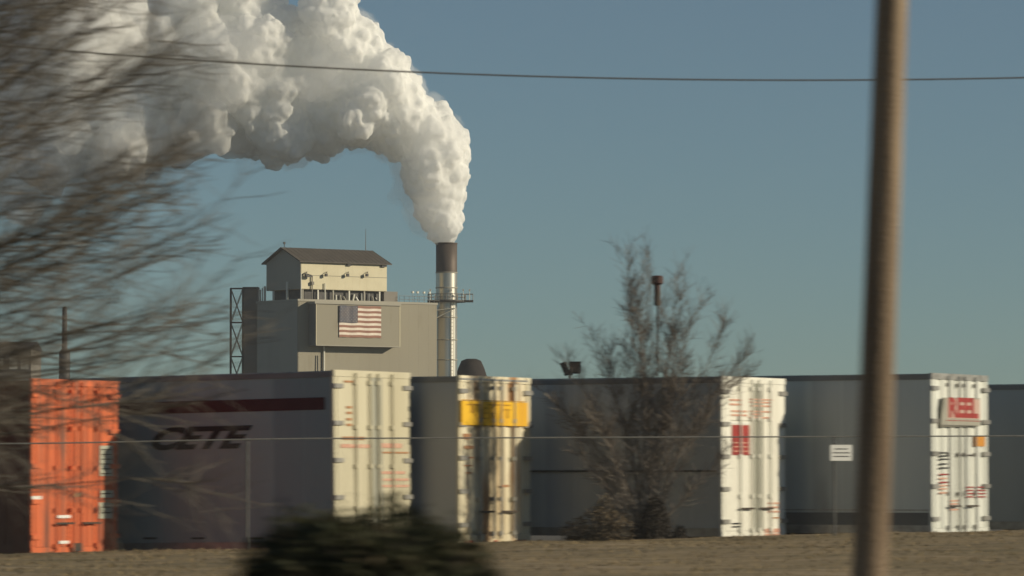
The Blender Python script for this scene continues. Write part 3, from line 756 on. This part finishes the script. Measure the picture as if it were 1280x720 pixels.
lathe([(SR * .99, zs(341) + .001), (SR * .99, zs(303.5)), (SR * .90, zs(303.5)), (SR * .90, zs(330))], 'stack_top', 'stack_top', st)
for r in (341, 304.5, 360, 397, 425, 450): lathe([(SR * 1.0, zs(r) - .09), (SR * 1.035, zs(r) - .09), (SR * 1.035, zs(r) + .09), (SR * 1.0, zs(r) + .09)], 'fac_side' if r > 310 else 'stack_top', 'weld_ring', st)
pz = zs(378); PR2 = 24 / k_
lathe([(SR * 1.03, pz), (PR2, pz), (PR2, pz + .35), (SR * 1.03, pz + .35)], 'fac_dark', 'platform', st)
m = MB()
m.box(PR2 - .3, 33.5 / k_, -1.2, 1.2, pz + .05, pz + .34); m.build('platform_wing', 'fac_dark', st)
for j in range(20):
    a_ = 2 * math.pi * j / 20; X, Y = (PR2 - .08) * math.cos(a_), (PR2 - .08) * math.sin(a_)
    MB().tube([(X, Y, pz + .3), (X, Y, pz + 1.35)], .045, 4).build('railing_post', 'fac_grey', st)
for h in (.85, 1.35):
    MB().tube([((PR2 - .08) * math.cos(2 * math.pi * j / 40), (PR2 - .08) * math.sin(2 * math.pi * j / 40), pz + h) for j in range(41)], .045, 4).build('railing_bar', 'fac_grey', st)
m = MB()
for yy in (-1.15, 1.15):
    for X in (PR2, 29 / k_, 33 / k_): m.tube([(X, yy, pz + .3), (X, yy, pz + 1.35)], .045, 4)
    m.tube([(PR2, yy, pz + 1.35), (33 / k_, yy, pz + 1.35)], .045, 4)
m.tube([(33 / k_, -1.15, pz + 1.35), (33 / k_, 1.15, pz + 1.35)], .045, 4); m.build('wing_railing', 'fac_grey', st)
for X in (-20, 6, 21, 29):
    X /= k_; MB().tube([(X, -1.9, pz + .3), (X, -1.9, pz + 1.9)], .04, 4).box(X - .14, X + .14, -2.04, -1.76, pz + 1.8, pz + 2.1).build('platform_lamp', 'fac_white', st)
m = MB(); m.tube([(-2.2, -1.9, zs(389)), (1.2, -1.95, zs(386))], .09, 5); m.tube([(-2.2, -1.95, zs(400)), (1.4, -2.0, zs(386))], .09, 5); m.build('support_strut', 'fac_white', st)
m = MB()
for xx_ in (.75, 1.15): m.tube([(xx_, -1.75, 0), (xx_, -1.75, pz)], .05, 4)
z = .3
while z < pz: m.tube([(.75, -1.75, z), (1.15, -1.75, z)], .03, 4); z += .6
m.build('ladder', 'fac_side', st)
# dark heap right of the stack
hp = at(589, 600, 735.0); hp.z = YARD; ztop = at(589, 448.5, 735).z - YARD
m = MB(); rr0 = 20.5 / F * 735
prof = [(rr0 * 1.02, 0), (rr0 * 1.02, ztop * .80), (rr0 * .98, ztop * .86), (rr0 * .8, ztop * .93), (rr0 * .6, ztop * .985), (rr0 * .3, ztop), (0.01, ztop * 1.0)]
hpo = empty('storage_silo', Matrix.Translation(hp), 'dark round-shouldered silo top peeking out right of the smokestack', 'silo')
lathe(prof[:2], 'fac_dark', 'silo_wall', hpo, 32); lathe(prof[1:], 'mound', 'silo_dome', hpo, 32)

# ------------------------------------------------------------ far things glimpsed behind
p = at(16, 600, 560.0); p.z = YARD; k = F / 560
sh = empty('distant_shed', Matrix.Translation(p), 'dark distant shed glimpsed through the left tree branches', 'building')
hh_ = at(16, 436, 560).z - YARD
B(-45 / k, 22 / k, 0, 12, 0, hh_).build('wall', 'fac_grey', sh)
m = MB(); m.v += [(-47 / k, -.6, hh_), (24 / k, -.6, hh_), (24 / k, 12.6, hh_), (-47 / k, 12.6, hh_), (-47 / k, 6, hh_ + 1.1), (24 / k, 6, hh_ + 1.1)]
m.f += [(0, 1, 5, 4), (3, 4, 5, 2), (0, 4, 3), (1, 2, 5), (0, 3, 2, 1)]; m.build('roof', 'fac_dark', sh)
for px in (-18, 0, 14): B(px / k - .5, px / k + .5, -.03, -.001, hh_ - 2.6, hh_ - 1.2).build('window', 'fac_white', sh)
p = at(80, 600, 600.0); p.z = YARD; k = F / 600
to = empty('distant_tower', Matrix.Translation(p), 'dark slim round tower glimpsed through the left tree branches', 'tower')
lathe([(7 / k, 0), (7 / k, at(80, 440, 600).z - YARD), (3.5 / k, at(80, 436, 600).z - YARD), (3.0 / k, at(80, 384, 600).z - YARD), (.01, at(80, 383, 600).z - YARD)], 'fac_dark', 'shaft', to, 16)
# mast with the dark red head behind the small tree
p = at(822, 600, 104.0); p.z = YARD; k = F / 104
ms = empty('signal_mast', Matrix.Translation(p), 'slim mast with a dark red head seen through the small bare tree', 'mast')
z = lambda row: at(822, row, 104).z - YARD
MB().tube([(0, 0, 0), (0, 0, z(372))], .9 / k, 8).build('pole', 'steel_dark', ms)
M['dark_red'] = mat('dark_red_housing', (.09, .045, .038), .7, c2=(.07, .04, .036), scale=3)
MB().tube([(0, 0, z(356)), (0, 0, z(354)), (0, 0, z(346)), (0, 0, z(344.5))], [5 / k, 7.5 / k, 7.5 / k, 5 / k], 16).build('head', 'dark_red', ms)
MB().tube([(0, 0, z(364)), (0, 0, z(356.2))], 4.0 / k, 12).build('neck', 'dark_red', ms)
MB().tube([(0, 0, z(382)), (0, 0, z(364.2))], 4.0 / k, 12).build('body', 'steel_dark', ms)
# floodlights above the trailer roof
p = at(713, 600, 130.0); p.z = YARD; k = F / 130; z = lambda row: at(713, row, 130).z - YARD
fl = empty('floodlight_pole', Matrix.Translation(p), 'pole with two black floodlight heads standing behind the trailer roofs', 'light pole')
MB().tube([(-1 / k, 0, 0), (-1 / k, 0, z(463))], 1.3 / k, 8).build('pole', 'steel_dark', fl)
hd = B(-1.5 / k, 13 / k, -.15, .18, z(467), z(452)).build('lamp_head', 'black', fl)
B(.0 / k, 11.5 / k, -.165, -.151, z(465.5), z(453.5)).build('lamp_glass', 'steel_dark', hd)
m = MB(); a0 = Vector((-6.5 / k, 0, z(461))); 
ca, sa = math.cos(R(24)), math.sin(R(24))
for (u, v_, w_) in ((-1, -1, -1), (1, -1, -1), (1, 1, -1), (-1, 1, -1), (-1, -1, 1), (1, -1, 1), (1, 1, 1), (-1, 1, 1)):
    X = u * 3.6 / k; Z = w_ * 8.5 / k; m.v.append((a0.x + X * ca - Z * sa, v_ * .16, a0.z + X * sa + Z * ca))
m.f += [(0, 3, 2, 1), (4, 5, 6, 7), (0, 1, 5, 4), (1, 2, 6, 5), (2, 3, 7, 6), (3, 0, 4, 7)]; m.build('lamp_head', 'black', fl)
B(-8 / k, 3 / k, -.03, .03, z(469), z(467.3)).build('cross_arm', 'steel_dark', fl)

# ------------------------------------------------------------ steam plume
def vol_mat(name, dens, surf, col_=(1, 1, 1)):
    m = bpy.data.materials.new(name); m.use_nodes = True; n = m.node_tree; n.nodes.clear()
    o = n.nodes.new('ShaderNodeOutputMaterial')
    v = n.nodes.new('ShaderNodeVolumePrincipled'); v.inputs['Density'].default_value = dens; v.inputs['Color'].default_value = (1.0, 1.0, .997, 1); v.inputs['Anisotropy'].default_value = .0
    n.links.new(v.outputs[0], o.inputs['Volume'])
    t = n.nodes.new('ShaderNodeBsdfTransparent'); d = n.nodes.new('ShaderNodeBsdfDiffuse'); d.inputs[0].default_value = (.96, .96, .94, 1)
    mx = n.nodes.new('ShaderNodeMixShader'); mx.inputs[0].default_value = surf
    tl = n.nodes.new('ShaderNodeBsdfTranslucent'); tl.inputs[0].default_value = (.95, .95, .93, 1); m2 = n.nodes.new('ShaderNodeMixShader'); m2.inputs[0].default_value = .3
    n.links.new(d.outputs[0], m2.inputs[1]); n.links.new(tl.outputs[0], m2.inputs[2])
    n.links.new(t.outputs[0], mx.inputs[1]); n.links.new(m2.outputs[0], mx.inputs[2]); n.links.new(mx.outputs[0], o.inputs['Surface'])
    return m
M['steam'] = vol_mat('dense_steam', .5, .5)
M['mid_steam'] = vol_mat('spreading_steam', .25, .35)
M['thin_steam'] = vol_mat('thin_steam', .12, .12)
bm0 = bmesh.new(); bmesh.ops.create_icosphere(bm0, subdivisions=2, radius=1); IV = np.array([v.co[:] for v in bm0.verts]); IF = np.array([[v.index for v in f.verts] for f in bm0.faces]); bm0.free()
def blob_mesh(name, m_, spheres, parent, voxel, disp):
    V = []; Fc = []; b = 0
    for (x, y, z, r) in spheres:
        V.append(IV * r + np.array([x, y, z])); Fc.append(IF + b); b += len(IV)
    V = np.concatenate(V); Fc = np.concatenate(Fc)
    me = bpy.data.meshes.new(name); me.vertices.add(len(V)); me.vertices.foreach_set('co', V.ravel())
    me.loops.add(Fc.size); me.loops.foreach_set('vertex_index', Fc.ravel().astype(np.int32))
    me.polygons.add(len(Fc)); me.polygons.foreach_set('loop_start', np.arange(0, Fc.size, 3, dtype=np.int32)); me.update(calc_edges=True)
    me.materials.append(M[m_]); o = bpy.data.objects.new(name, me); col.objects.link(o); o.parent = parent
    md = o.modifiers.new('union', 'REMESH'); md.mode = 'VOXEL'; md.voxel_size = voxel; md.use_smooth_shade = True
    for i, (sz, stg) in enumerate(disp):
        t = bpy.data.textures.new('billow', 'CLOUDS'); t.noise_scale = sz; t.noise_depth = 2
        d = o.modifiers.new('billow', 'DISPLACE'); d.texture = t; d.strength = stg; d.mid_level = .5; d.texture_coords = 'LOCAL'
    return o
rs = np.random.RandomState(11)
PD = 724.0; po = at(558, 303, PD)
plume = empty('steam_plume', Matrix.Translation(po), 'huge billowing white steam plume blown left from the smokestack', 'smoke')
def sph(px, py, r, dd=0.0):
    c = at(px, py, PD + dd) - po; return (c.x, c.y, c.z, r / F * PD)
core = [(558, 302, 12), (557, 293, 16), (554, 280, 23), (550, 266, 29), (547, 250, 35), (544, 232, 39), (545, 210, 40), (547, 188, 39), (543, 172, 39), (527, 158, 40), (505, 152, 42), (498, 120, 33), (485, 150, 42), (480, 108, 44), (455, 140, 44), (425, 135, 50), (448, 92, 48), (470, 90, 34), (500, 175, 26),
        (405, 90, 55), (438, 58, 40), (412, 20, 36), (412, -22, 30), (385, 150, 52), (365, 75, 58), (348, 160, 46), (330, 120, 55), (320, 55, 46), (295, 90, 65), (300, 20, 52), (352, 26, 24), (340, -6, 20), (265, 70, 60), (270, 130, 50)]
midc = [(240, 40, 70), (215, 110, 66), (170, 60, 80), (160, 140, 60), (255, 160, 42), (300, 168, 34), (110, 40, 80), (240, -20, 60), (120, 120, 66), (210, 160, 55), (150, 185, 50), (60, 190, 55)]
def fract(base, n1, n2, k1=(.18, .55), k2=(.2, .42), dj=.35):
    out = []
    for (px, py, r) in base:
        x, y, z, r = sph(px, py, r * .86, rs.randn() * r * dj * .12)
        out.append((x, y, z, r))
        for i in range(n1):
            v = rs.randn(3); v /= np.linalg.norm(v); r1 = r * (k1[0] + (k1[1] - k1[0]) * rs.rand()); c = np.array([x, y, z]) + v * (r * 1.06 - r1 * .55)
            out.append((*c, r1))
            for j in range(n2):
                u = rs.randn(3) + v; u /= np.linalg.norm(u); r2 = r1 * (k2[0] + (k2[1] - k2[0]) * rs.rand()); c2 = c + u * r1 * .86
                if r2 > .25: out.append((*c2, r2))
    return out
blob_mesh('dense_steam', 'steam', fract(core, 34, 10), plume, .38, [(3.2, 1.0), (1.3, .75), (.6, .3)])
blob_mesh('spreading_steam', 'mid_steam', fract(midc, 26, 5), plume, .6, [(3, 1.5), (1.2, .7)])
M['veil'] = vol_mat('steam_veil', .07, .03)
blob_mesh('veil_steam', 'veil', fract([(a_ + rs.randn() * 3 - .04 * b_, b_ + rs.randn() * 3, c_ * 1.10 + 1.5) for a_, b_, c_ in core[2:]], 16, 4), plume, .6, [(5, 3.2), (1.8, 1.6), (.8, .6)])
thin = [(160, 70, 85), (150, 150, 62), (90, 40, 90), (85, 150, 70), (30, 90, 95), (10, 190, 70), (95, 225, 34), (30, 245, 38), (-70, 80, 110), (-80, 190, 80), (-190, 120, 120), (200, 150, 55), (250, 160, 45), (300, 165, 36)]
blob_mesh('thinning_steam', 'thin_steam2' if 'thin_steam2' in M else 'thin_steam', fract(thin, 18, 4), plume, .8, [(4, 2.2), (1.6, 1.0)])

# ------------------------------------------------------------ haze
B(-700, 700, -30, 1500, -1.9, 190).build('haze', None, None, kind='stuff')
